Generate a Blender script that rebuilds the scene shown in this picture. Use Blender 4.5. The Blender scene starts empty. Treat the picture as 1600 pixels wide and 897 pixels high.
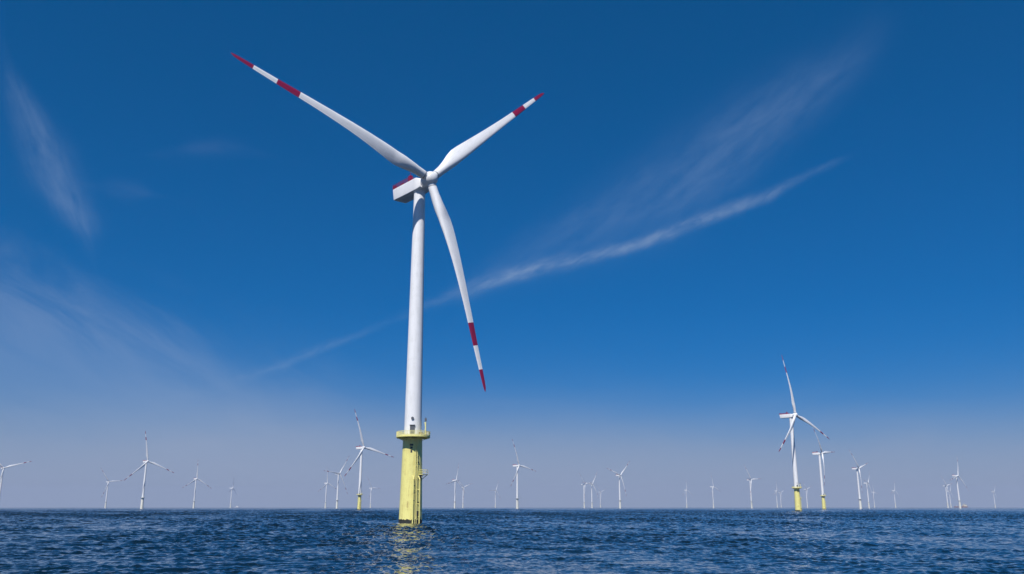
import bpy, math, random
import numpy as np
from mathutils import Matrix, Vector

R = math.radians
scene = bpy.context.scene
COL = scene.collection

# ---------------------------------------------------------------- camera
F_PX, W_PX, H_PX = 1341.0, 1600.0, 897.0
PITCH = math.atan((791.8 - 448.5) / F_PX)
CAM_H = 3.95
cam_data = bpy.data.cameras.new("camera")
cam_data.sensor_width = 36.0
cam_data.lens = F_PX / W_PX * 36.0
cam_data.clip_start = 0.5
cam_data.clip_end = 40000.0
cam = bpy.data.objects.new("camera", cam_data)
COL.objects.link(cam)
cam.location = (0, 0, CAM_H)
cam.rotation_euler = (math.pi / 2 + PITCH, 0, 0)
scene.camera = cam

scene.view_settings.view_transform = 'Standard'
scene.view_settings.look = 'None'
scene.view_settings.exposure = 0.12
scene.view_settings.gamma = 1.0
scene.view_settings.use_curve_mapping = False
scene.render.engine = 'CYCLES'
scene.cycles.use_denoising = True
scene.cycles.denoising_input_passes = 'RGB_ALBEDO_NORMAL'
scene.cycles.denoising_prefilter = 'ACCURATE'
scene.cycles.max_bounces = 6
scene.cycles.volume_bounces = 0

# ---------------------------------------------------------------- sun
SUN_EL, SUN_AZ = R(51.5), R(180 + 20)          # azimuth from +Y towards +X
SKY_STRENGTH = 0.10
sd = bpy.data.lights.new("sun", 'SUN')
sd.energy = 4.7
sd.angle = R(0.5)
sd.color = (1.0, 0.965, 0.92)
sun = bpy.data.objects.new("sun", sd)
COL.objects.link(sun)
to_sun = Vector((math.sin(SUN_AZ) * math.cos(SUN_EL), math.cos(SUN_AZ) * math.cos(SUN_EL), math.sin(SUN_EL)))
sun.rotation_euler = to_sun.to_track_quat('Z', 'Y').to_euler()
sun.location = to_sun * 300


# ---------------------------------------------------------------- sky
def px_dir(px, py):
    """azimuth and elevation, in degrees, of a direction seen in the photograph"""
    x, v = (px - 800) / F_PX, (448.5 - py) / F_PX
    d = Vector((x, math.cos(PITCH) - v * math.sin(PITCH), math.sin(PITCH) + v * math.cos(PITCH))).normalized()
    return math.degrees(math.atan2(d.x, d.y)), math.degrees(math.asin(d.z))


def srgb(r, g, b):
    return tuple(((c / 255) / 12.92 if c / 255 <= 0.04045 else ((c / 255 + 0.055) / 1.055) ** 2.4) for c in (r, g, b))


world = bpy.data.worlds.new("World")
scene.world = world
world.use_nodes = True
nt = world.node_tree
nt.nodes.clear()


class NB:
    """small helper to write node graphs as expressions"""
    def __init__(self, tree): self.t = tree
    def n(self, typ, **kw):
        node = self.t.nodes.new(typ)
        for k, v in kw.items(): setattr(node, k, v)
        return node
    def put(self, sock, v):
        if hasattr(v, 'is_output'): self.t.links.new(v, sock)
        else: sock.default_value = v
    def m(self, op, a, b=0.0, c=0.0, clamp=False):
        node = self.n('ShaderNodeMath', operation=op, use_clamp=clamp)
        for s, v in zip(node.inputs, (a, b, c)): self.put(s, v)
        return node.outputs[0]
    def smooth(self, x, lo, hi):
        node = self.n('ShaderNodeMapRange', interpolation_type='SMOOTHSTEP')
        self.put(node.inputs[0], x)
        node.inputs[1].default_value, node.inputs[2].default_value = lo, hi
        node.inputs[3].default_value, node.inputs[4].default_value = 0.0, 1.0
        return node.outputs[0]
    def curve(self, x, pts, x0, x1, y0, y1):
        u = self.m('DIVIDE', self.m('SUBTRACT', x, x0), x1 - x0, clamp=True)
        node = self.n('ShaderNodeFloatCurve')
        c = node.mapping.curves[0]
        q = sorted(((px - x0) / (x1 - x0), (py - y0) / (y1 - y0)) for px, py in pts)
        while len(c.points) < len(q): c.points.new(0.5, 0.5)
        for p, (a, b) in zip(c.points, q): p.location = (a, b)
        node.mapping.use_clip = False
        node.mapping.update()
        node.inputs[0].default_value = 1.0
        self.put(node.inputs[1], u)
        return self.m('MULTIPLY_ADD', node.outputs[0], y1 - y0, y0)
    def xyz(self, x, y, z):
        node = self.n('ShaderNodeCombineXYZ')
        for s, v in zip(node.inputs, (x, y, z)): self.put(s, v)
        return node.outputs[0]
    def noise(self, vec, scale, detail=5.0, rough=0.55, dist=0.0):
        node = self.n('ShaderNodeTexNoise')
        self.put(node.inputs['Vector'], vec)
        node.inputs['Scale'].default_value = scale
        node.inputs['Detail'].default_value = detail
        node.inputs['Roughness'].default_value = rough
        node.inputs['Distortion'].default_value = dist
        return node
    def mix(self, f, a, b):
        node = self.n('ShaderNodeMix', data_type='RGBA')
        self.put(node.inputs[0], f)
        self.put(node.inputs[6], a if hasattr(a, 'is_output') else (*a, 1))
        self.put(node.inputs[7], b if hasattr(b, 'is_output') else (*b, 1))
        return node.outputs[2]


g = NB(nt)
tc = g.n('ShaderNodeTexCoord')
sep = g.n('ShaderNodeSeparateXYZ')
nt.links.new(tc.outputs['Generated'], sep.inputs[0])
sx, sy, sz = sep.outputs
EL = g.m('MULTIPLY', g.m('ARCSINE', sz), 180 / math.pi)
AZ = g.m('MULTIPLY', g.m('ARCTAN2', sx, sy), 180 / math.pi)

sky = g.n('ShaderNodeTexSky', sky_type='NISHITA')
sky.sun_disc = False
sky.sun_elevation = SUN_EL
sky.sun_rotation = SUN_AZ
sky.altitude = 0
sky.air_density = 1.0
sky.dust_density = 0.3
sky.ozone_density = 2.0
# polarised, saturated grade of the physical sky: less red, softer climb in brightness towards the horizon
srgb_sep = g.n('ShaderNodeSeparateColor')
nt.links.new(sky.outputs[0], srgb_sep.inputs[0])
gr = g.n('ShaderNodeCombineColor')
g.put(gr.inputs[0], g.m('MULTIPLY', srgb_sep.outputs[0], 0.004))
g.put(gr.inputs[1], g.m('MULTIPLY', g.m('POWER', g.m('DIVIDE', srgb_sep.outputs[1], 1.65), 0.70), 0.70))
g.put(gr.inputs[2], g.m('MULTIPLY', g.m('POWER', g.m('DIVIDE', srgb_sep.outputs[2], 2.98), 0.82), 2.27))
col = gr.outputs[0]
SK = 0.92 / SKY_STRENGTH


def sk(rgb):
    return tuple(c * SK for c in srgb(*rgb))


# pale layer of moist air low over the sea, higher on the left
veil_n = g.noise(g.xyz(g.m('MULTIPLY', AZ, 0.35), EL, 0.0), 0.35, 5.0, 0.55, 0.6)
wob = g.m('MULTIPLY', g.m('SUBTRACT', veil_n.outputs[0], 0.5), 3.0)
lift = g.curve(AZ, [(-45, -0.2), (-31, -0.15), (-24, 0.1), (-16, 0.5), (-9, 0.1), (0, 0.0), (15, -0.5), (31, -0.6), (45, -0.6)], -45, 45, -1, 1)
veil_el = g.m('SUBTRACT', g.m('ADD', EL, g.m('MULTIPLY', wob, 0.4)), lift)
veil = g.curve(veil_el, [(0, 1.0), (2, 0.95), (3, 0.88), (4, 0.75), (5.2, 0.51), (6.5, 0.28), (7.5, 0.15), (8.6, 0.07), (10, 0.028), (12, 0.006), (14, 0.0), (20, 0.0)], 0, 20, 0, 1)
col = g.mix(veil, col, sk((145, 160, 188)))
# thin high sheet on the left, ragged along its top
sheet_n = g.noise(g.xyz(g.m('ADD', AZ, EL), g.m('MULTIPLY', g.m('SUBTRACT', EL, g.m('MULTIPLY', AZ, -0.25)), 1.3), 3.3), 0.24, 7.0, 0.6, 0.5).outputs[0]
sheet_el = g.m('ADD', g.m('ADD', EL, g.m('MULTIPLY', g.m('MAXIMUM', g.m('ADD', AZ, 31.0), 0.0), 0.26)), g.m('MULTIPLY', g.m('SUBTRACT', sheet_n, 0.5), -8.0))
sheet = g.curve(sheet_el, [(0, 0.0), (4, 0.04), (6.5, 0.16), (9, 0.23), (10.5, 0.21), (12, 0.13), (13.5, 0.05), (15, 0.01), (17, 0.0), (20, 0.0)], 0, 20, 0, 1)
sheet = g.m('MULTIPLY', sheet, g.curve(AZ, [(-60, 1), (-31, 1), (-24, 0.9), (-18, 0.6), (-12, 0.25), (-6, 0), (0, 0)], -60, 0, 0, 1))
sheet = g.m('MULTIPLY', sheet, g.m('MULTIPLY_ADD', g.smooth(sheet_n, 0.3, 0.7), 0.45, 0.85))
sheet = g.m('MULTIPLY', sheet, g.m('LESS_THAN', AZ, -1.0))
col = g.mix(sheet, col, sk((156, 174, 204)))


def streak(col, pts, wpts, ipts, along_el=False, slope=0.5, seed=0.0, strength=0.5, tone=(140, 150, 190), lo=0.18, hi=0.85, fine=1.0):
    """one cirrus streak: a centre line, a width and a density, all along azimuth (or elevation)"""
    k = 1 if along_el else 0
    dirs = [px_dir(*p) for p in pts]
    cs = [(d[k], d[1 - k]) for d in dirs]
    t = EL if along_el else AZ
    v = AZ if along_el else EL
    x0, x1 = min(c[0] for c in cs) - 4, max(c[0] for c in cs) + 4
    ys = [c[1] for c in cs]
    y0, y1 = min(ys) - 2, max(ys) + 2
    cs = sorted(cs)
    centre = g.curve(t, cs, x0, x1, y0, y1)
    ds = sorted(c[0] for c in cs)
    wd = g.curve(t, [(px_dir(*p)[k], w / F_PX * 57.3) for p, w in zip(pts, wpts)], x0, x1, 0, 4)
    it = g.curve(t, [(x0, 0)] + [(px_dir(*p)[k], w) for p, w in zip(pts, ipts)] + [(x1, 0)], x0, x1, 0, 1)
    a = math.atan(slope)
    n1 = g.m('ADD', g.m('MULTIPLY', AZ, math.cos(a)), g.m('MULTIPLY', EL, math.sin(a)))
    n2 = g.m('SUBTRACT', g.m('MULTIPLY', EL, math.cos(a)), g.m('MULTIPLY', AZ, math.sin(a)))
    fib = g.noise(g.xyz(g.m('MULTIPLY', n1, 0.28), n2, seed), 1.1 * fine, 8.0, 0.6, 0.4).outputs[0]
    puff = g.noise(g.xyz(n1, n2, seed + 5.0), 0.55, 6.0, 0.6, 0.3).outputs[0]
    wav = g.noise(g.xyz(n1, g.m('MULTIPLY', n2, 0.6), seed + 9.0), 0.35, 4.0, 0.6).outputs[0]
    d = g.m('SUBTRACT', g.m('ADD', v, g.m('MULTIPLY', g.m('SUBTRACT', wav, 0.5), 0.7)), centre)
    q = g.m('DIVIDE', d, wd)
    gauss = g.m('EXPONENT', g.m('MULTIPLY', g.m('MULTIPLY', q, q), -1.0))
    tex = g.m('MULTIPLY_ADD', g.smooth(fib, lo, hi), 0.75, g.m('MULTIPLY', puff, 0.35))
    f = g.m('MULTIPLY', g.m('MULTIPLY', gauss, it), g.m('MULTIPLY', tex, strength), clamp=True)
    return g.mix(f, col, sk(tone))


# bright thin line that climbs to the right, with its faint tail low on the left
col = streak(col, [(330, 606), (400, 585), (490, 550), (600, 505), (680, 472), (740, 450), (800, 428), (950, 395), (1080, 350), (1180, 312), (1250, 278), (1310, 250), (1350, 232)],
             [8, 9, 7, 6, 8, 12, 11, 9, 9, 9, 6, 5, 4], [.12, .3, .38, .15, .3, .65, .95, .9, .9, .7, .4, .2, .0],
             slope=0.40, seed=1.0, strength=0.58, tone=(152, 174, 204), fine=1.5, lo=0.25, hi=0.82)
# broad feathery sheet above it
col = streak(col, [(720, 450), (800, 412), (900, 365), (1000, 318), (1080, 275), (1150, 225), (1230, 165), (1310, 112), (1370, 60), (1430, 0)],
             [20, 32, 44, 56, 60, 54, 44, 34, 32, 30], [.15, .4, .5, .6, .75, .75, .7, .5, .15, .0],
             slope=0.62, seed=4.0, strength=0.40, tone=(134, 160, 200), fine=1.1, lo=0.08, hi=0.95)
# steep smear on the left
col = streak(col, [(10, 90), (22, 130), (45, 180), (70, 240), (95, 300), (125, 345), (140, 385)],
             [9, 14, 22, 29, 29, 22, 12], [.1, .5, .7, .85, .9, .8, .15], along_el=True, slope=-1.9, seed=8.0, strength=0.46, tone=(130, 156, 196), fine=1.3)
# faint puffs
for pts, w, s_ in ((((270, 238), (310, 234), (350, 230), (400, 238)), (8, 12, 12, 6), 0.09), (((160, 290), (190, 295), (220, 300), (240, 305)), (8, 12, 10, 6), 0.09)):
    col = streak(col, list(pts), list(w), [.5, 1, 1, .4], slope=-0.1, seed=11.0 + w[0], strength=s_, tone=(140, 158, 195))

bg = g.n('ShaderNodeBackground')
bg.inputs[1].default_value = SKY_STRENGTH
nt.links.new(col, bg.inputs[0])
out = g.n('ShaderNodeOutputWorld')
nt.links.new(bg.outputs[0], out.inputs[0])


# ---------------------------------------------------------------- materials
def principled(name, base, rough=0.5, **kw):
    m = bpy.data.materials.new(name)
    m.use_nodes = True
    b = m.node_tree.nodes['Principled BSDF']
    b.inputs['Base Color'].default_value = (*base, 1)
    b.inputs['Roughness'].default_value = rough
    for k, v in kw.items(): b.inputs[k].default_value = v
    return m


def painted(name, base, dirt, rough=0.4, amount=0.35, scale=0.6, streak_z=0.12, rust=0.0):
    """paint with faint vertical weather streaks and blotches"""
    m = principled(name, base, rough)
    h = NB(m.node_tree)
    b = m.node_tree.nodes['Principled BSDF']
    t = h.n('ShaderNodeTexCoord')
    mp = h.n('ShaderNodeMapping')
    mp.inputs['Scale'].default_value = (1, 1, streak_z)
    m.node_tree.links.new(t.outputs['Object'], mp.inputs[0])
    n1 = h.noise(mp.outputs[0], scale * 3, 6, 0.6).outputs[0]
    n2 = h.noise(t.outputs['Object'], scale, 5, 0.6).outputs[0]
    f = h.m('MULTIPLY', h.smooth(h.m('ADD', h.m('MULTIPLY', n1, 0.6), h.m('MULTIPLY', n2, 0.4)), 0.42, 0.72), amount)
    c = h.mix(f, base, dirt)
    if rust:
        mq = h.n('ShaderNodeMapping')
        mq.inputs['Scale'].default_value = (1, 1, 0.10)
        m.node_tree.links.new(t.outputs['Object'], mq.inputs[0])
        r1 = h.noise(mq.outputs[0], 3.2, 4, 0.6).outputs[0]
        r2 = h.noise(t.outputs['Object'], 0.45, 4, 0.6).outputs[0]
        rf = h.m('MULTIPLY', h.m('MULTIPLY', h.smooth(r1, 0.56, 0.70), h.smooth(r2, 0.46, 0.66)), rust)
        c = h.mix(rf, c, (0.22, 0.10, 0.03))
    m.node_tree.links.new(c, b.inputs['Base Color'])
    h.put(b.inputs['Roughness'], h.m('MULTIPLY_ADD', n2, 0.2, rough - 0.1))
    return m


WHITE = painted("white_paint", (0.82, 0.82, 0.83), (0.58, 0.58, 0.56), 0.38, 0.45)
RED = painted("red_paint", (0.27, 0.004, 0.05), (0.20, 0.01, 0.045), 0.4, 0.4)
YELLOW = painted("yellow_paint", (0.83, 0.77, 0.27), (0.60, 0.49, 0.16), 0.45, 0.6, 0.9, 0.12, 0.75)
YELLOW_RAIL = principled("yellow_rail_paint", (0.80, 0.74, 0.32), 0.45)
GROWTH = painted("marine_growth", (0.010, 0.011, 0.009), (0.022, 0.025, 0.015), 0.75, 0.8, 2.0, 1.0)
DARK = principled("near_black", (0.03, 0.032, 0.035), 0.6)
GREY = principled("galvanised_steel", (0.32, 0.33, 0.34), 0.45, Metallic=0.3)
DOOR_GREY = principled("door_grey_paint", (0.10, 0.11, 0.13), 0.45)
CREAM = principled("cream_paint", (0.72, 0.66, 0.52), 0.5)
RUST_RED = principled("rust_red_hull_paint", (0.28, 0.09, 0.06), 0.5)
SHIP_GLASS = principled("ship_window_glass", (0.02, 0.025, 0.03), 0.1)


# ---------------------------------------------------------------- mesh helpers
class MB:
    def __init__(self): self.v, self.f, self.mi = [], [], []
    def add(self, verts, faces, mi=0):
        o = len(self.v)
        self.v += [tuple(p) for p in verts]
        for fc in faces:
            self.f.append([i + o for i in fc])
            self.mi.append(mi if isinstance(mi, int) else mi)
    def box(self, c, s, rz=0.0, mi=0):
        hx, hy, hz = s[0] / 2, s[1] / 2, s[2] / 2
        ca, sa = math.cos(rz), math.sin(rz)
        vs = []
        for z in (-hz, hz):
            for x, y in ((-hx, -hy), (hx, -hy), (hx, hy), (-hx, hy)):
                vs.append((c[0] + x * ca - y * sa, c[1] + x * sa + y * ca, c[2] + z))
        self.add(vs, [(3, 2, 1, 0), (4, 5, 6, 7), (0, 1, 5, 4), (1, 2, 6, 5), (2, 3, 7, 6), (3, 0, 4, 7)], mi)
    def rings(self, rings, mis=None, cap=True):
        n = len(rings[0])
        vs = [p for r in rings for p in r]
        o = len(self.v)
        self.v += [tuple(p) for p in vs]
        for k in range(len(rings) - 1):
            for i in range(n):
                j = (i + 1) % n
                self.f.append([o + k * n + i, o + k * n + j, o + (k + 1) * n + j, o + (k + 1) * n + i])
                self.mi.append(mis[k] if mis else 0)
        if cap:
            self.f.append([o + i for i in reversed(range(n))]); self.mi.append(mis[0] if mis else 0)
            self.f.append([o + (len(rings) - 1) * n + i for i in range(n)]); self.mi.append(mis[-1] if mis else 0)
    def lathe(self, prof, seg=48, axis='z', cap=True, mis=None):
        rs = []
        for r, z in prof:
            ring = []
            for i in range(seg):
                a = 2 * math.pi * i / seg
                if axis == 'z': ring.append((r * math.cos(a), r * math.sin(a), z))
                else: ring.append((z, r * math.cos(a), r * math.sin(a)))
            rs.append(ring)
        self.rings(rs, mis, cap)
    def tube(self, p, q, r, seg=8, mi=0):
        p, q = Vector(p), Vector(q)
        d = (q - p).normalized()
        a = d.orthogonal().normalized(); b = d.cross(a)
        rs = [[c + (a * math.cos(2 * math.pi * i / seg) + b * math.sin(2 * math.pi * i / seg)) * r for i in range(seg)] for c in (p, q)]
        self.rings(rs, [mi])
    def path(self, pts, r, seg=8, closed=False):
        k = len(pts)
        for i in range(k if closed else k - 1): self.tube(pts[i], pts[(i + 1) % k], r, seg)
    def prism(self, poly, z0, z1, mi=0):
        n = len(poly)
        vs = [(x, y, z0) for x, y in poly] + [(x, y, z1) for x, y in poly]
        fs = [list(reversed(range(n))), list(range(n, 2 * n))] + [(i, (i + 1) % n, n + (i + 1) % n, n + i) for i in range(n)]
        self.add(vs, fs, mi)
    def build(self, name, mats, parent=None, smooth=35):
        me = bpy.data.meshes.new(name)
        me.from_pydata(self.v, [], self.f)
        for m in (mats if isinstance(mats, (list, tuple)) else [mats]): me.materials.append(m)
        me.polygons.foreach_set('material_index', self.mi)
        if smooth:
            me.polygons.foreach_set('use_smooth', [True] * len(me.polygons))
            me.set_sharp_from_angle(angle=R(smooth))
        me.update()
        o = bpy.data.objects.new(name, me)
        COL.objects.link(o)
        if parent: o.parent = parent
        return o


def tag(o, label=None, cat=None, group=None, kind=None):
    if label: o['label'] = label
    if cat: o['category'] = cat
    if group: o['group'] = group
    if kind: o['kind'] = kind
    return o


# ---------------------------------------------------------------- sea
def build_sea():
    rng = np.random.default_rng(5)
    fine = np.radians(np.arange(-42, 42.001, 0.10))
    coarse = np.radians(np.arange(43.5, 317, 1.5))
    ang = np.concatenate([fine, coarse])
    def step(r): return np.minimum(r * np.interp(r, [60, 140], [0.0031, 0.0038]), np.interp(r, [0, 450, 1200, 3800], [0.8, 0.8, 1.7, 2.8]))
    rad = [0.6, 4, 9, 15, 21, 27, 32]
    while rad[-1] < 3800: rad.append(rad[-1] + step(rad[-1]))
    while rad[-1] < 7000: rad.append(rad[-1] * 1.03)
    rad[-1] = 7000
    rad = np.array(rad)
    A, Rr = np.meshgrid(ang, rad)
    X, Y = Rr * np.sin(A), Rr * np.cos(A)
    cell_r = step(Rr)
    cell_r = np.where(Rr > 3800, Rr * 0.03, cell_r)
    cell_r = np.maximum(cell_r, np.where(Rr < 32, 5.0, 0.0))
    cell_a = Rr * np.where(A > R(42.5), R(1.5), R(0.10))
    UX, UY = np.sin(A), np.cos(A)
    # calmer water close by, rougher further out
    wind_dir = math.atan2(0.78, -0.63)
    grow = np.interp(Rr, [45, 80, 160, 400, 900], [0.38, 0.65, 1.6, 3.0, 3.6])
    # gusts: rougher and smoother patches drifting across the wind
    gust = np.zeros_like(X)
    for L in (9.0, 14.0, 23.0, 37.0, 60.0, 95.0, 150.0, 240.0):
        for _ in range(2):
            th = wind_dir + math.pi / 2 + rng.normal(0, 0.7)
            fade = np.clip(L / (Rr * 0.06 + 1e-6), 0, 1)
            gust += fade * np.sin(2 * math.pi / L * (X * math.cos(th) + Y * math.sin(th)) + rng.uniform(0, 6.283))
    gust = 1.0 + 0.45 * np.tanh(gust * 0.5)
    Z = np.zeros_like(X); DX = np.zeros_like(X); DY = np.zeros_like(X)
    wind = math.atan2(0.78, -0.63)
    N = 72
    lam = np.exp(np.linspace(math.log(0.30), math.log(7.0), N)) * rng.uniform(0.93, 1.07, N)
    for L in lam:
        spread = 0.55 if L > 3 else 0.85
        th = wind + rng.normal(0, spread)
        k = 2 * math.pi / L
        slope = 0.066 * (1.0 if L < 1.6 else (1.6 / L) ** 0.75) * rng.uniform(0.6, 1.3)
        a = slope / k
        ph = rng.uniform(0, 6.283)
        # groups: a slow modulation of each train
        gk = k * rng.uniform(0.06, 0.14); gth = th + rng.normal(0, 0.8); gp = rng.uniform(0, 6.283)
        ca = np.abs(UX * math.cos(th) + UY * math.sin(th))
        cell = np.maximum(cell_r * ca, cell_a * np.sqrt(np.maximum(0, 1 - ca * ca)) * 0.8)
        w = np.clip(L / (cell * 2.0 + 1e-6) - 1.0, 0, 1)
        mod = 0.65 + 0.55 * np.sin(gk * (X * math.cos(gth) + Y * math.sin(gth)) + gp)
        q = k * (X * math.cos(th) + Y * math.sin(th)) + ph
        amp = a * w * mod * gust * (grow if L > 1.4 else np.minimum(grow, 1.3) * 0.6 + 0.4)
        Z += amp * np.cos(q)
        s = amp * np.sin(q) * 0.85
        DX -= s * math.cos(th); DY -= s * math.sin(th)
    V = np.stack([X + DX, Y + DY, Z], -1).reshape(-1, 3)
    nr, na = X.shape
    i, j = np.meshgrid(np.arange(nr - 1), np.arange(na), indexing='ij')
    j2 = (j + 1) % na
    quads = np.stack([i * na + j, (i + 1) * na + j, (i + 1) * na + j2, i * na + j2], -1).reshape(-1, 4)
    cidx = len(V)
    V = np.vstack([V, [[0, 0, 0]]])
    tris = np.stack([np.arange(na), (np.arange(na) + 1) % na, np.full(na, cidx)], -1)
    quads = quads[:, ::-1]; tris = tris[:, ::-1]
    me = bpy.data.meshes.new("sea")
    me.vertices.add(len(V))
    me.vertices.foreach_set('co', V.astype(np.float32).ravel())
    loops = np.concatenate([quads.ravel(), tris.ravel()]).astype(np.int32)
    me.loops.add(len(loops))
    me.loops.foreach_set('vertex_index', loops)
    me.polygons.add(len(quads) + len(tris))
    starts = np.concatenate([np.arange(len(quads)) * 4, len(quads) * 4 + np.arange(len(tris)) * 3]).astype(np.int32)
    me.polygons.foreach_set('loop_start', starts)
    me.update(calc_edges=True)
    me.validate()
    me.polygons.foreach_set('use_smooth', np.ones(len(me.polygons), dtype=bool))
    if me.polygons[0].normal.z < 0: me.flip_normals()
    me.update()
    o = bpy.data.objects.new("sea", me)
    COL.objects.link(o)
    m = bpy.data.materials.new("sea_water")
    m.use_nodes = True
    h = NB(m.node_tree)
    b = m.node_tree.nodes['Principled BSDF']
    b.inputs['IOR'].default_value = 1.333
    b.inputs['Specular IOR Level'].default_value = 0.44
    b.inputs['Roughness'].default_value = 0.09
    geo = h.n('ShaderNodeNewGeometry')
    pos = geo.outputs['Position']
    mp = h.n('ShaderNodeMapping')
    mp.inputs['Rotation'].default_value = (0, 0, -wind)
    mp.inputs['Scale'].default_value = (1.0, 0.6, 1.0)
    m.node_tree.links.new(pos, mp.inputs[0])
    gusts = h.m('MULTIPLY_ADD', h.smooth(h.noise(mp.outputs[0], 0.09, 4, 0.6, 0.5).outputs[0], 0.36, 0.64), 1.25, 0.4)
    # wavelets too small for the mesh tilt the surface directly
    def tilt(sc, amt, det):
        n = h.noise(mp.outputs[0], sc, det, 0.55)
        v = h.n('ShaderNodeVectorMath', operation='SUBTRACT')
        m.node_tree.links.new(n.outputs['Color'], v.inputs[0]); v.inputs[1].default_value = (0.5, 0.5, 0.5)
        s = h.n('ShaderNodeVectorMath', operation='MULTIPLY')
        m.node_tree.links.new(v.outputs[0], s.inputs[0])
        k = h.m('MULTIPLY', gusts, amt)
        m.node_tree.links.new(h.xyz(k, k, 0.0), s.inputs[1])
        return s.outputs[0]
    acc = geo.outputs['Normal']
    for sc, amt, det in ((0.12, 0.15, 3.0), (0.8, 0.32, 3.0), (3.5, 0.30, 2.0)):
        ad = h.n('ShaderNodeVectorMath', operation='ADD')
        m.node_tree.links.new(acc, ad.inputs[0]); m.node_tree.links.new(tilt(sc, amt, det), ad.inputs[1])
        acc = ad.outputs[0]
    nm = h.n('ShaderNodeVectorMath', operation='NORMALIZE')
    m.node_tree.links.new(acc, nm.inputs[0])
    m.node_tree.links.new(nm.outputs[0], b.inputs['Normal'])
    big = h.noise(pos, 0.02, 4, 0.6).outputs[0]
    m.node_tree.links.new(h.mix(h.smooth(big, 0.3, 0.7), (0.0012, 0.009, 0.018), (0.002, 0.013, 0.024)), b.inputs['Base Color'])
    base = b.inputs['Base Color'].links[0].from_socket
    off = h.n('ShaderNodeVectorMath', operation='SUBTRACT')
    m.node_tree.links.new(pos, off.inputs[0]); off.inputs[1].default_value = (-24.935, 218.176, 0)
    ln = h.n('ShaderNodeVectorMath', operation='LENGTH')
    m.node_tree.links.new(off.outputs[0], ln.inputs[0])
    fn = h.noise(pos, 0.9, 6, 0.65).outputs[0]
    near = h.m('SUBTRACT', 1.0, h.smooth(ln.outputs['Value'], 3.0, 5.6))
    foam = h.m('MULTIPLY', h.smooth(h.m('ADD', fn, h.m('MULTIPLY', near, 0.28)), 0.54, 0.72), near)
    m.node_tree.links.new(h.mix(foam, base, (0.55, 0.58, 0.56)), b.inputs['Base Color'])
    h.put(b.inputs['Roughness'], h.m('MULTIPLY_ADD', foam, 0.5, 0.05))
    me.materials.append(m)
    tag(o, kind='structure')
    return o


build_sea()

# ---------------------------------------------------------------- haze
hb = MB()
hb.box((0, 0, 75.5), (14300, 14300, 155))
hz = hb.build("haze", [], smooth=0)
hm = bpy.data.materials.new("sea_haze")
hm.use_nodes = True
hm.node_tree.nodes.clear()
pv = hm.node_tree.nodes.new('ShaderNodeVolumePrincipled')
pv.inputs['Color'].default_value = (0.58, 0.66, 0.87, 1)
pv.inputs['Density'].default_value = 0.8e-4
pv.inputs['Anisotropy'].default_value = 0.0
ho = hm.node_tree.nodes.new('ShaderNodeOutputMaterial')
hm.node_tree.links.new(pv.outputs[0], ho.inputs['Volume'])
hz.data.materials.append(hm)
tag(hz, kind='stuff')

# ---------------------------------------------------------------- wind turbine
HUB_H, OVER, TILT, BLADE_R = 88.0, 4.9, R(6), 58.4
DECK = 21.0


def interp(x, tab):
    return float(np.interp(x, [t[0] for t in tab], [t[1] for t in tab]))


def blade_mesh():
    mb = MB()
    chord = [(0, 2.35), (.05, 2.35), (.08, 2.45), (.12, 3.0), (.16, 3.75), (.20, 4.15), (.24, 4.1), (.30, 3.75), (.4, 3.15), (.5, 2.65), (.6, 2.2), (.7, 1.9), (.8, 1.58), (.9, 1.26), (.96, 1.02), (.985, .75), (1, .2)]
    thick = [(0, 1.0), (.05, 1.0), (.09, .85), (.14, .58), (.2, .40), (.3, .30), (.5, .23), (.7, .19), (1, .16)]
    twist = [(0, 14), (.1, 14), (.2, 11.5), (.3, 8), (.4, 5.5), (.5, 3.6), (.7, 1.2), (.9, -0.5), (1, -1)]
    circ = [(0, 1), (.05, 1), (.09, .8), (.15, .3), (.2, 0), (1, 0)]
    pitch = 0.0
    rho = sorted(set([0.018, .035, .041, .05, .065, .08, .1, .12, .14, .16, .18, .2, .22, .24, .27, .3, .35, .4, .45, .5, .55, .6, .65, .69, .692, .74, .795, .797, .85, .9, .902, .94, .96, .975, .985, .994, 1.0]))
    half = 14
    rings, mis = [], []
    for q in rho:
        c, t, tw, ci = interp(q, chord) * (1 - 0.07 * min(1, max(0, (q - .15) / .3))), interp(q, thick), R(interp(q, twist) * 0.55 + pitch), interp(q, circ)
        pts = []
        xs = [0.5 * (1 - math.cos(math.pi * i / half)) for i in range(half + 1)]
        prof = lambda s: 5 * t * (0.2969 * math.sqrt(s) - 0.126 * s - 0.3516 * s * s + 0.2843 * s ** 3 - 0.1036 * s ** 4)
        loop = [(s, prof(s) * 1.12) for s in xs] + [(s, -prof(s) * 0.88) for s in reversed(xs[1:-1])]
        n = len(loop)
        for i, (s, y) in enumerate(loop):
            # aerofoil: leading edge at +, pitch axis at 30 % chord
            e1, n1 = (0.30 - s) * c, -y * c
            ang = math.pi * (xs.index(s) / half) if y >= 0 else None
            a = math.acos(max(-1, min(1, 1 - 2 * s)))
            e2, n2 = 0.5 * c * math.cos(a), (-0.5 if y >= 0 else 0.5) * c * math.sin(a)
            e, nn = e1 * (1 - ci) + e2 * ci, n1 * (1 - ci) + n2 * ci
            bend = interp(q, [(0, 0), (.05, .3), (.1, .65), (.15, 1.0), (.2, 1.33), (.27, 1.82), (.35, 2.2), (.42, 2.4), (.5, 2.46), (.58, 2.44), (.66, 2.36), (.8, 2.12), (1, 1.95)])
            pts.append((bend + e * math.sin(tw) + nn * math.cos(tw), e * math.cos(tw) - nn * math.sin(tw), q * BLADE_R))
        rings.append(pts)
    for a, b in zip(rho[:-1], rho[1:]):
        mid = (a + b) / 2
        mis.append(1 if (.691 < mid < .796 or mid > .901) else (2 if .035 < mid < .041 else 0))
    mb.rings(rings, mis)
    return mb


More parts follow.
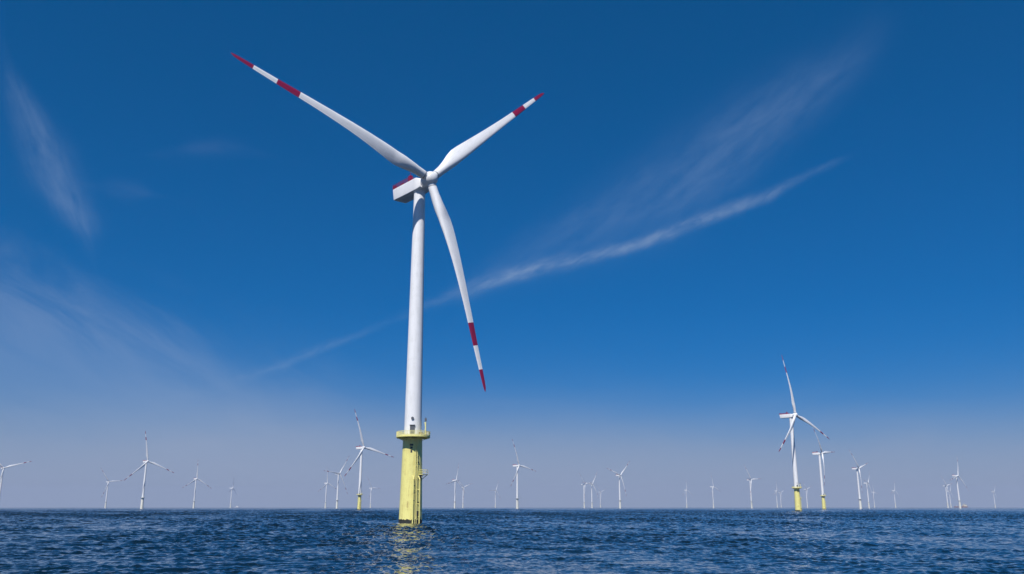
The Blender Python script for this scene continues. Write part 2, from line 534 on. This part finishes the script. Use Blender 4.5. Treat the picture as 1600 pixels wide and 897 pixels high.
def rounded_rect(w, h, r, n=5):
    pts = []
    for cx, cy, a0 in ((w - r, h - r, 0), (-w + r, h - r, 90), (-w + r, -h + r, 180), (w - r, -h + r, 270)):
        for i in range(n + 1):
            a = R(a0 + 90 * i / n)
            pts.append((cx + r * math.cos(a), cy + r * math.sin(a)))
    return pts


def platform_radius(a):
    """outline of the working platform; a = angle from -Y (towards the photographer), positive to the right"""
    d = math.degrees(a)
    return interp(d, [(-180, 4.1), (-100, 4.1), (-60, 4.15), (-30, 4.6), (0, 5.0), (35, 5.1), (70, 4.6), (100, 4.3), (180, 4.1)])


def around(ang_deg, r, z):
    a = R(ang_deg)
    return (r * math.sin(a), -r * math.cos(a), z)


def tp_r(z):
    return 2.84 - (2.84 - 2.40) * max(0, min(1, z / DECK))


def tower_r(z):
    return 2.20 + (1.50 - 2.20) * (z - DECK) / (86.2 - DECK)


def make_turbine():
    root = bpy.data.objects.new("wind_turbine", None)
    COL.objects.link(root)
    # --- foundation
    mb = MB()
    prof = [(tp_r(0), -4.0), (tp_r(0), 0.0)] + [(tp_r(z), z) for z in np.linspace(1, DECK - 0.4, 12)]
    mb.lathe(prof, 64)
    for z in (3.4, 7.0, 10.6, 14.2, 17.6):
        mb.lathe([(tp_r(z) - .02, z - .05), (tp_r(z) + .02, z - .035), (tp_r(z) + .02, z + .035), (tp_r(z) - .02, z + .05)], 64, cap=False)
    tp = mb.build("transition_piece", YELLOW, root)
    mb = MB()
    ring = []
    rr = random.Random(3)
    n = 64
    prof = [(tp_r(0) + .03, -4), (tp_r(0) + .06, 0), (tp_r(0) + .06, 0.55), (tp_r(0) + 0.012, 0.95)]
    rs = []
    for k, (r_, z_) in enumerate(prof):
        rs.append([(r_ * math.cos(2 * math.pi * i / n), r_ * math.sin(2 * math.pi * i / n), z_ + (rr.uniform(-.2, .2) if k >= 2 else 0)) for i in range(n)])
    mb.rings(rs, cap=False)
    mb.build("waterline_band", GROWTH, tp)
    mb = MB()
    for z0, z1, hw in ((18.6, 19.05, .42), (17.9, 18.4, .30), (16.9, 17.75, .22)):
        rs = []
        for z in (z0, z1):
            r_ = tp_r(z) + .012
            rs.append([(r_ * math.sin(s * hw / r_ + .02), -r_ * math.cos(s * hw / r_ + .02), z) for s in (-1, -.5, 0, .5, 1)])
        vs = rs[0] + rs[1]
        mb.add(vs, [(i, i + 1, 6 + i, 5 + i) for i in range(4)])
    mb.build("identification_mark", DARK, tp)
    # --- platform
    mb = MB()
    outl = [(platform_radius(R(d)) * math.sin(R(d)), -platform_radius(R(d)) * math.cos(R(d))) for d in range(-180, 180, 10)]
    mb.prism(outl, DECK - .28, DECK)
    for d in range(-180, 180, 30):
        p = around(d, platform_radius(R(d)) - .35, DECK - .30)
        mb.tube(around(d, tp_r(19.4) - .05, DECK - .95), p, .07)
        a = R(d)
        ro, ri = platform_radius(a) - .2, tp_r(20) - .05
        mb.box(((ro + ri) / 2 * math.sin(a), -(ro + ri) / 2 * math.cos(a), DECK - .40), (.16, ro - ri, .22), a)
    pf = mb.build("platform", YELLOW, root)
    mb = MB()
    rail = [(platform_radius(R(d)) - .07, d) for d in range(-180, 180, 10)]
    for hgt, rad_ in ((1.15, .045), (.78, .03), (.42, .03)):
        mb.path([around(d, r_, DECK + hgt) for r_, d in rail], rad_, 6, closed=True)
    for r_, d in rail: mb.tube(around(d, r_, DECK - .02), around(d, r_, DECK + 1.16), .045, 6)
    for i in range(36):
        (r0, d0), (r1, d1) = rail[i], rail[(i + 1) % 36]
        p, q = Vector(around(d0, r0, DECK + .13)), Vector(around(d1, r1, DECK + .13))
        c = (p + q) / 2
        mb.box(c, ((q - p).length, .03, .26), math.atan2(q.y - p.y, q.x - p.x))
        for s in np.linspace(.12, .88, 6):
            w = p.lerp(q, s)
            mb.tube((w.x, w.y, DECK + .26), (w.x, w.y, DECK + 1.12), .018, 4)
    mb.build("railing", YELLOW_RAIL, pf)
    mb = MB()
    c = around(82, 3.7, DECK + .62)
    mb.box(c, (.95, .7, 1.2)); mb.box((c[0], c[1], c[2] + .64), (1.05, .8, .08))
    mb.build("equipment_cabinet", WHITE, pf)
    mb = MB()
    c = around(38, 3.7, DECK + .42)
    mb.box(c, (.9, .6, .8)); mb.box((c[0], c[1], c[2] + .43), (.98, .68, .06))
    mb.build("storage_box", principled("brown_box_paint", (.28, .2, .1), .6), pf)
    # --- tower
    mb = MB()
    zs = list(np.linspace(DECK - .3, 86.2, 26))
    prof = [(tower_r(z), z) for z in zs]
    mb.lathe(prof, 64)
    for z in (40.5, 63.0):
        mb.lathe([(tower_r(z) - .02, z - .07), (tower_r(z) + .018, z - .05), (tower_r(z) + .018, z + .05), (tower_r(z) - .02, z + .07)], 64, cap=False)
    mb.lathe([(tower_r(DECK) - .02, DECK + .0), (tower_r(DECK) + .1, DECK + .02), (tower_r(DECK) + .1, DECK + .2), (tower_r(DECK) - .02, DECK + .22)], 64, cap=False)
    tw = mb.build("tower", WHITE, root)
    mb = MB()
    a = R(2)
    r_ = tower_r(DECK + 1.3)
    mb.box((r_ * math.sin(a), -(r_ - .05) * math.cos(a), DECK + 1.45), (1.15, .36, 2.3), a, 0)
    mb.box((r_ * math.sin(a), -(r_ + .02) * math.cos(a), DECK + 2.72), (1.35, .55, .12), a, 0)
    d = mb.build("door", DOOR_GREY, tw)
    mb = MB(); mb.tube(((r_ + .17) * math.sin(a) + .4, -(r_ + .2) * math.cos(a), DECK + 1.2), ((r_ + .17) * math.sin(a) + .4, -(r_ + .2) * math.cos(a), DECK + 1.5), .04)
    mb.build("handle", GREY, d)
    mb = MB()
    z = DECK + 4.4
    r_ = tower_r(z)
    mb.tube(around(2, r_ - .1, z), around(2, r_ + .18, z), .30, 16)
    mb.tube(around(2, r_ + .16, z), around(2, r_ + .24, z), .36, 16)
    mb.build("tower_vent", DOOR_GREY, tw)
    # --- access ladder, boat landing, rest platform
    mb = MB()
    la = 30
    for s in (-1, 1):
        mb.tube(around(la + s * 4.6, tp_r(12) + .42, -1.5), around(la + s * 5.2, tp_r(20) + .30, DECK - .3), .055)
    for z in np.arange(.3, 20.5, .32):
        rr_ = np.interp(z, [-1.5, 20.7], [tp_r(12) + .42, tp_r(20) + .30])
        mb.tube(around(la - 4.8, rr_, z), around(la + 4.8, rr_, z), .022, 5)
    for z in np.arange(1.5, 20, 3.0):
        for s in (-1, 1):
            mb.tube(around(la + s * 4.8, tp_r(z) - .05, z), around(la + s * 4.8, tp_r(12) + .42 - .006 * z, z), .05, 6)
    mb.build("ladder", YELLOW_RAIL, root)
    mb = MB()
    for s in (-1, 1):
        aa = 30 + s * 15
        mb.path([around(aa, tp_r(10) + .05, 11.3), around(aa, tp_r(8) + .62, 10.4), around(aa, tp_r(0) + .62, -2.5)], .14, 12)
        for z in (1.6, 4.6, 8.0):
            mb.tube(around(aa - s * 3, tp_r(z) - .05, z), around(aa, tp_r(4) + .62, z), .1, 10)
    bland = mb.build("boat_landing", YELLOW, root)
    for d_, z, w_, hh in ((40, 2.4, .55, 1.1), (52, 10.9, .55, 1.3), (48, 1.1, .5, .8), (22, 9.0, .3, .24), (23, 7.2, .3, .22), (22, 5.4, .3, .22), (44, 14.6, .3, .25), (40, 15.9, .3, .22), (46, 5.0, .3, .24)):  # fenders and dark specks; block below rest platform stands in for shadow there
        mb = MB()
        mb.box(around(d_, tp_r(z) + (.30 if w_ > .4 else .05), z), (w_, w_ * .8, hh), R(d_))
        mb.build("fender_and_shade_block", DARK, bland)
    mb = MB()
    dd = [48, 62, 78, 92]
    z = 11.7
    poly = [around(d_, tp_r(z) - .1, 0)[:2] for d_ in dd] + [around(d_, tp_r(z) + 1.5, 0)[:2] for d_ in reversed(dd)]
    mb.prism(list(reversed(poly)), z - .12, z)
    outer = [around(48, tp_r(z) + .1, 0)] + [around(d_, tp_r(z) + 1.45, 0) for d_ in dd] + [around(92, tp_r(z) + .1, 0)]
    for hgt in (.55, 1.1): mb.path([(p[0], p[1], z + hgt) for p in outer], .035, 6)
    for p in outer: mb.tube((p[0], p[1], z - .1), (p[0], p[1], z + 1.12), .035, 6)
    for d_ in (55, 85): mb.tube(around(d_, tp_r(z) - .05, z - 1.2), around(d_, tp_r(z) + 1.3, z - .1), .08)
    mb.build("rest_platform", YELLOW_RAIL, root)
    mb = MB()
    for d_ in (-140, 150, 205):
        mb.path([around(d_, tp_r(0) + .32, -3), around(d_, tp_r(17) + .3, 17.5), around(d_, tp_r(18) - .1, 18.3)], .14, 10)
    mb.build("cable_tube", YELLOW, root)
    # --- davit crane
    mb = MB()
    base = Vector(around(68, 3.55, DECK))
    mb.tube(base, base + Vector((0, 0, 3.6)), .16, 12)
    mb.tube(base, base + Vector((0, 0, .5)), .26, 12)
    mb.tube(base + Vector((0, 0, 3.2)), base + Vector((-.5, 1.9, 3.5)), .11, 8)
    mb.tube(base + Vector((0, 0, 1.6)), base + Vector((-.28, 1.0, 3.3)), .07, 8)
    cr = mb.build("davit_crane", YELLOW_RAIL, root)
    mb = MB(); mb.box(base + Vector((.0, -.05, 4.1)), (.5, .5, .7)); mb.tube(base + Vector((0, 0, 3.5)), base + Vector((0, 0, 4.8)), .05)
    mb.build("winch_head", DOOR_GREY, cr)
    # --- nacelle (x = upwind, horizontal); placed later by yaw
    mb = MB()
    st = [(-10.62, 1.80, 1.50, .2), (-10.45, 1.95, 1.66, .22), (-10.25, 2.0, 1.72, .22), (-6, 2.0, 1.75, .22), (0, 2.0, 1.75, .22), (1.15, 2.0, 1.72, .22), (1.9, 1.75, 1.45, .3), (2.35, 1.55, 1.3, .5)]
    rs = []
    for x, w, h_, r_ in st:
        ring = []
        for y, z in rounded_rect(w, h_, r_):
            sh = -0.36 * z / 1.7 if x < -8 else (-0.25 * z / 1.7 if x > 1 else 0)
            ring.append((x + sh, y, z - .03))
        rs.append(ring)
    mb.rings([list(reversed(r_)) for r_ in rs])
    mb.lathe([(1.62, -1.72), (1.72, -1.74), (1.72, -2.05), (1.55, -2.1)], 48)
    for x in (-7.5, -4.6, -1.8):        # service hatches in the belly
        mb.box((x, 0, -1.80), (1.7, 2.2, .06))
    na = mb.build("nacelle", WHITE, root, 30)
    mb = MB()
    x0, x1, y_, zt = -10.9, -2.2, 1.9, 1.68
    pts = [(x0, -y_), (x1, -y_), (x1, y_), (x0, y_)]
    for hgt, rad_ in ((1.2, .06), (.85, .04), (.5, .04), (.18, .05)):
        mb.path([(x, y, zt + hgt) for x, y in pts], rad_, 6, closed=True)
    for x in np.linspace(x0, x1, 10):
        for s in (-1, 1): mb.tube((x, s * y_, zt - .02), (x, s * y_, zt + 1.22), .05, 6)
    for y in (-.95, 0, .95):
        for x in (x0, x1): mb.tube((x, y, zt - .02), (x, y, zt + 1.22), .05, 6)
    for x in np.linspace(x0, x1, 26):
        for s in (-1, 1): mb.tube((x, s * y_, zt), (x, s * y_, zt + 1.15), .022, 4)
    mb.box((-10.1, -y_ + .06, zt + .5), (1.5, .04, .85)); mb.box((-10.1, y_ - .06, zt + .5), (1.5, .04, .85)); mb.box((-6.2, -y_ + .06, zt + .35), (1.8, .04, .5))
    mb.box((x0 + .06, 0, zt + .6), (.04, 3.6, 1.1))
    mb.build("hoist_railing", RED, na)
    mb = MB()
    mb.box((-3.3, -1.0, zt + 1.0), (1.0, .8, 2.0)); mb.tube((-3.3, -1.0, zt + 1.9), (-3.3, -1.0, zt + 3.0), .05); mb.tube((-3.7, -1.0, zt + 2.6), (-2.9, -1.0, zt + 2.6), .04)
    mb.build("sensor_mast", RED, na)
    # --- hub: spinner, main bearing
    mb = MB()
    mb.lathe([(1.35, 1.6), (1.45, 1.7), (1.5, 2.9), (1.72, 3.0), (1.9, 3.3), (1.98, 4.0), (1.98, 5.2), (1.88, 5.8), (1.6, 6.35), (1.15, 6.75), (.6, 6.98), (.15, 7.05)], 48, 'x')
    hub = mb.build("hub", WHITE, root, 40)
    bl = [blade_mesh().build("blade", [WHITE, RED, GREY], root, 50)]
    for k in (1, 2):
        o = bl[0].copy(); COL.objects.link(o); o.parent = root; bl.append(o)
    return root


def pose(root, x, y, yaw, th):
    root.location = (x, y, 0)
    top = Matrix.Translation((0, 0, HUB_H)) @ Matrix.Rotation(-R(yaw), 4, 'Z')
    k = 0
    for ch in root.children:
        base = ch.name.split('.')[0]
        if base == 'nacelle': ch.matrix_local = top
        elif base == 'hub': ch.matrix_local = top @ Matrix.Rotation(-TILT, 4, 'Y')
        elif base == 'blade':
            ch.matrix_local = top @ Matrix.Rotation(-TILT, 4, 'Y') @ Matrix.Translation((OVER, 0, 0)) @ Matrix.Rotation(-R(th + 120 * k), 4, 'X')
            k += 1


MASTER = make_turbine()
bpy.context.view_layer.update()
GROUP_FAR = "wind turbines of the offshore farm"
tag(MASTER, "largest nearest white wind turbine on a thick yellow foundation, red striped blades", "wind turbine", GROUP_FAR)
FAR_PARTS = {'transition_piece', 'platform', 'tower', 'nacelle', 'hub', 'blade'}
MID_SUB = {'railing', 'hoist_railing', 'waterline_band', 'door'}


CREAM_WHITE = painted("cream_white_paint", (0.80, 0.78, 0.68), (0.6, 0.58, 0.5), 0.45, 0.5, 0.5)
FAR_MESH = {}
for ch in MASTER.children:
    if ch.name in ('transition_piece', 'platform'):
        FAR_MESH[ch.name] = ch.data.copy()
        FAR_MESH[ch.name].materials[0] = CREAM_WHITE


def copy_turbine(dist, label):
    r = MASTER.copy(); COL.objects.link(r)
    for ch in MASTER.children:
        b = ch.name.split('.')[0]
        if dist > 1600 and b not in FAR_PARTS: continue
        c = ch.copy(); COL.objects.link(c); c.parent = r
        for gch in ch.children:
            gb = gch.name.split('.')[0]
            if dist > 1600 and not (gb in ('hoist_railing',) and dist < 3000): continue
            d = gch.copy(); COL.objects.link(d); d.parent = c
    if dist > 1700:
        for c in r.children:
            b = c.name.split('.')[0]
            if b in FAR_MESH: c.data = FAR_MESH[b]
    tag(r, label, "wind turbine", GROUP_FAR)
    return r


FAR = [
 (-1148.0, 1977.6, 45.0, 73.0, "small wind turbine cut off by the left edge of the photo"),
 (-1408.8, 3069.5, 37.9, 84.8, "tiny wind turbine with one level blade, left of the tallest one on the left side"),
 (-703.3, 1683.2, 39.5, 111.0, "tallest wind turbine on the left side, one blade straight up and two drooping"),
 (-982.3, 2733.4, 37.8, 0.4, "small Y shaped wind turbine right of the tallest one on the left"),
 (-1307.0, 4112.4, 5.0, 10.0, "tiny wind turbine with its rotor nearly edge on, beside the white boat"),
 (-685.7, 3254.6, 36.3, 117.3, "faint wind turbine, leftmost of the cluster left of the big yellow foundation"),
 (-455.6, 2304.5, 35.6, 35.6, "wind turbine with a blade pointing up right, beside the tall one left of the foundation"),
 (-222.0, 1286.9, 39.9, 102.3, "tall wind turbine with yellow base, nearest left of the big yellow foundation"),
 (-658.6, 4120.7, 34.9, 90.5, "tiny faint wind turbine between the big yellow foundation and the tall turbine left of it"),
 (-187.3, 2895.9, 35.2, 16.4, "small wind turbine right of the big yellow foundation, left and larger of a pair"),
 (-219.5, 3958.2, 42.7, 70.5, "fainter wind turbine, right and smaller of the pair right of the big yellow foundation"),
 (-87.8, 4658.8, 40.6, 27.2, "tiny lone wind turbine under the tip of the largest turbine's low hanging blade"),
 (11.1, 1855.4, 37.5, 100.8, "tallest wind turbine between the big yellow foundation and the tight trio, long blade upright"),
 (281.8, 3453.9, 35.2, 79.8, "faint wind turbine, leftmost of the tight trio right of the photo's middle"),
 (303.7, 3360.9, 47.4, 34.6, "brightest wind turbine, in the middle of the tight trio right of the photo's middle"),
 (524.8, 5251.5, 39.3, 72.3, "faintest shortest wind turbine, right end of the tight trio right of the photo's middle"),
 (297.1, 2433.4, 47.9, 47.5, "bright V bladed wind turbine standing just right of the tight trio"),
 (909.0, 4605.5, 44.1, 0.7, "tiny wind turbine, left and shorter of the two standing alone in the open gap"),
 (874.2, 3842.5, 41.6, 110.6, "thin wind turbine, right and taller of the two standing alone in the open gap"),
 (771.2, 2849.7, 47.0, 85.3, "small wind turbine with one level blade, left of the second largest turbine"),
 (1449.8, 4840.5, 47.9, 6.5, "very faint wind turbine, left one of the little pair left of the second largest turbine"),
 (1677.4, 5519.2, 46.3, 67.8, "very faint wind turbine, right one of the little pair left of the second largest turbine"),
 (266.0, 823.8, 47.2, 110.7, "second largest wind turbine, on the right, with yellow foundation and red hoist railing"),
 (1469.2, 4405.1, 44.1, 73.6, "tiny hook shaped wind turbine between the two yellow foundations on the right"),
 (502.0, 1425.8, 38.0, 85.7, "third largest wind turbine with yellow foundation, directly right of the second largest"),
 (788.2, 2003.1, 43.6, 75.3, "wind turbine with a wide V of two blades, right of the two with yellow foundations"),
 (1304.0, 3235.3, 39.2, 41.1, "small wind turbine close on the right of the wide V bladed one"),
 (2149.5, 5250.6, 46.1, 104.8, "tiny faint wind turbine, second to the right of the wide V bladed one"),
 (2047.7, 4728.7, 51.2, 13.3, "tiny lone wind turbine midway between the wide V bladed one and the rust red ship"),
 (1810.8, 3679.0, 49.6, 78.3, "small pale wind turbine left above the rust red ship"),
 (2449.1, 4941.7, 47.5, 35.0, "fainter shorter wind turbine right behind the pale one at the rust red ship"),
 (1245.0, 2461.3, 51.7, 16.9, "bright tall wind turbine with one blade upright, at the rust red ship's right end"),
 (2800.8, 5134.2, 49.9, 42.8, "tiny lone wind turbine nearest the right edge of the photo"),
]
for x, y, yaw, th, label in FAR:
    t = copy_turbine(math.hypot(x, y), label)
    pose(t, x, y, yaw, th)
pose(MASTER, -24.935, 218.176, 50.9, math.degrees(0.8225))
scene_root_names = None


# ---------------------------------------------------------------- ships on the horizon
def ship(name, L, B, D, hull_mat, sup_mat, label, cat, loc, rz, blocks, masts):
    root = bpy.data.objects.new(name, None); COL.objects.link(root)
    root.location = loc; root.rotation_euler = (0, 0, rz)
    tag(root, label, cat)
    mb = MB()
    rs = []
    for t in np.linspace(0, 1, 14):
        x = (t - .5) * L
        w = B / 2 * (1 - max(0, (t - .68) / .32) ** 2 * .97) * (0.85 + .15 * min(1, t / .1))
        top = D * (1 + .35 * max(0, (t - .6) / .4) ** 1.5)
        rs.append([(x, -w, top), (x + .02 * L * t, -w * .85, 0), (x, -w * .5, -1.5), (x, w * .5, -1.5), (x + .02 * L * t, w * .85, 0), (x, w, top)])
    mb.rings(rs)
    mb.build("hull", hull_mat, root)
    mb = MB()
    for cx, cz, sx_, sy_, sz_ in blocks: mb.box((cx, 0, cz), (sx_, sy_, sz_))
    sup = mb.build("superstructure", sup_mat, root, 0)
    mb = MB()
    cx, cz, sx_, sy_, sz_ = blocks[-1]
    mb.box((cx + .05, 0, cz + sz_ * .15), (sx_ + .06, sy_ + .06, sz_ * .35))
    mb.build("window_band", SHIP_GLASS, sup, 0)
    mb = MB()
    for mx, z0, z1, r_ in masts: mb.tube((mx, 0, z0), (mx, 0, z1), r_)
    mb.build("mast", sup_mat, root)
    return root


ship("crew_boat", 24, 7.5, 3.2, WHITE, WHITE, "tiny white boat on the horizon, right of the edge on turbine on the left", "boat",
     (-1500, 4830, 0), 0.25, [(1, 4.6, 11, 5.5, 3.6), (2.5, 7.7, 6, 4.8, 2.6)], [(0, 8.8, 14, .18)])
ship("service_ship", 78, 17, 5.5, RUST_RED, CREAM, "low rust red ship with pale deckhouse on the horizon at the right", "ship",
     (2565, 5060, 0), 0.1, [(22, 9.0, 20, 14, 8), (23, 15, 14, 13, 4)], [(20, 16, 27, .5), (-12, 5, 17, .7), (-26, 5, 11, 1.2)])
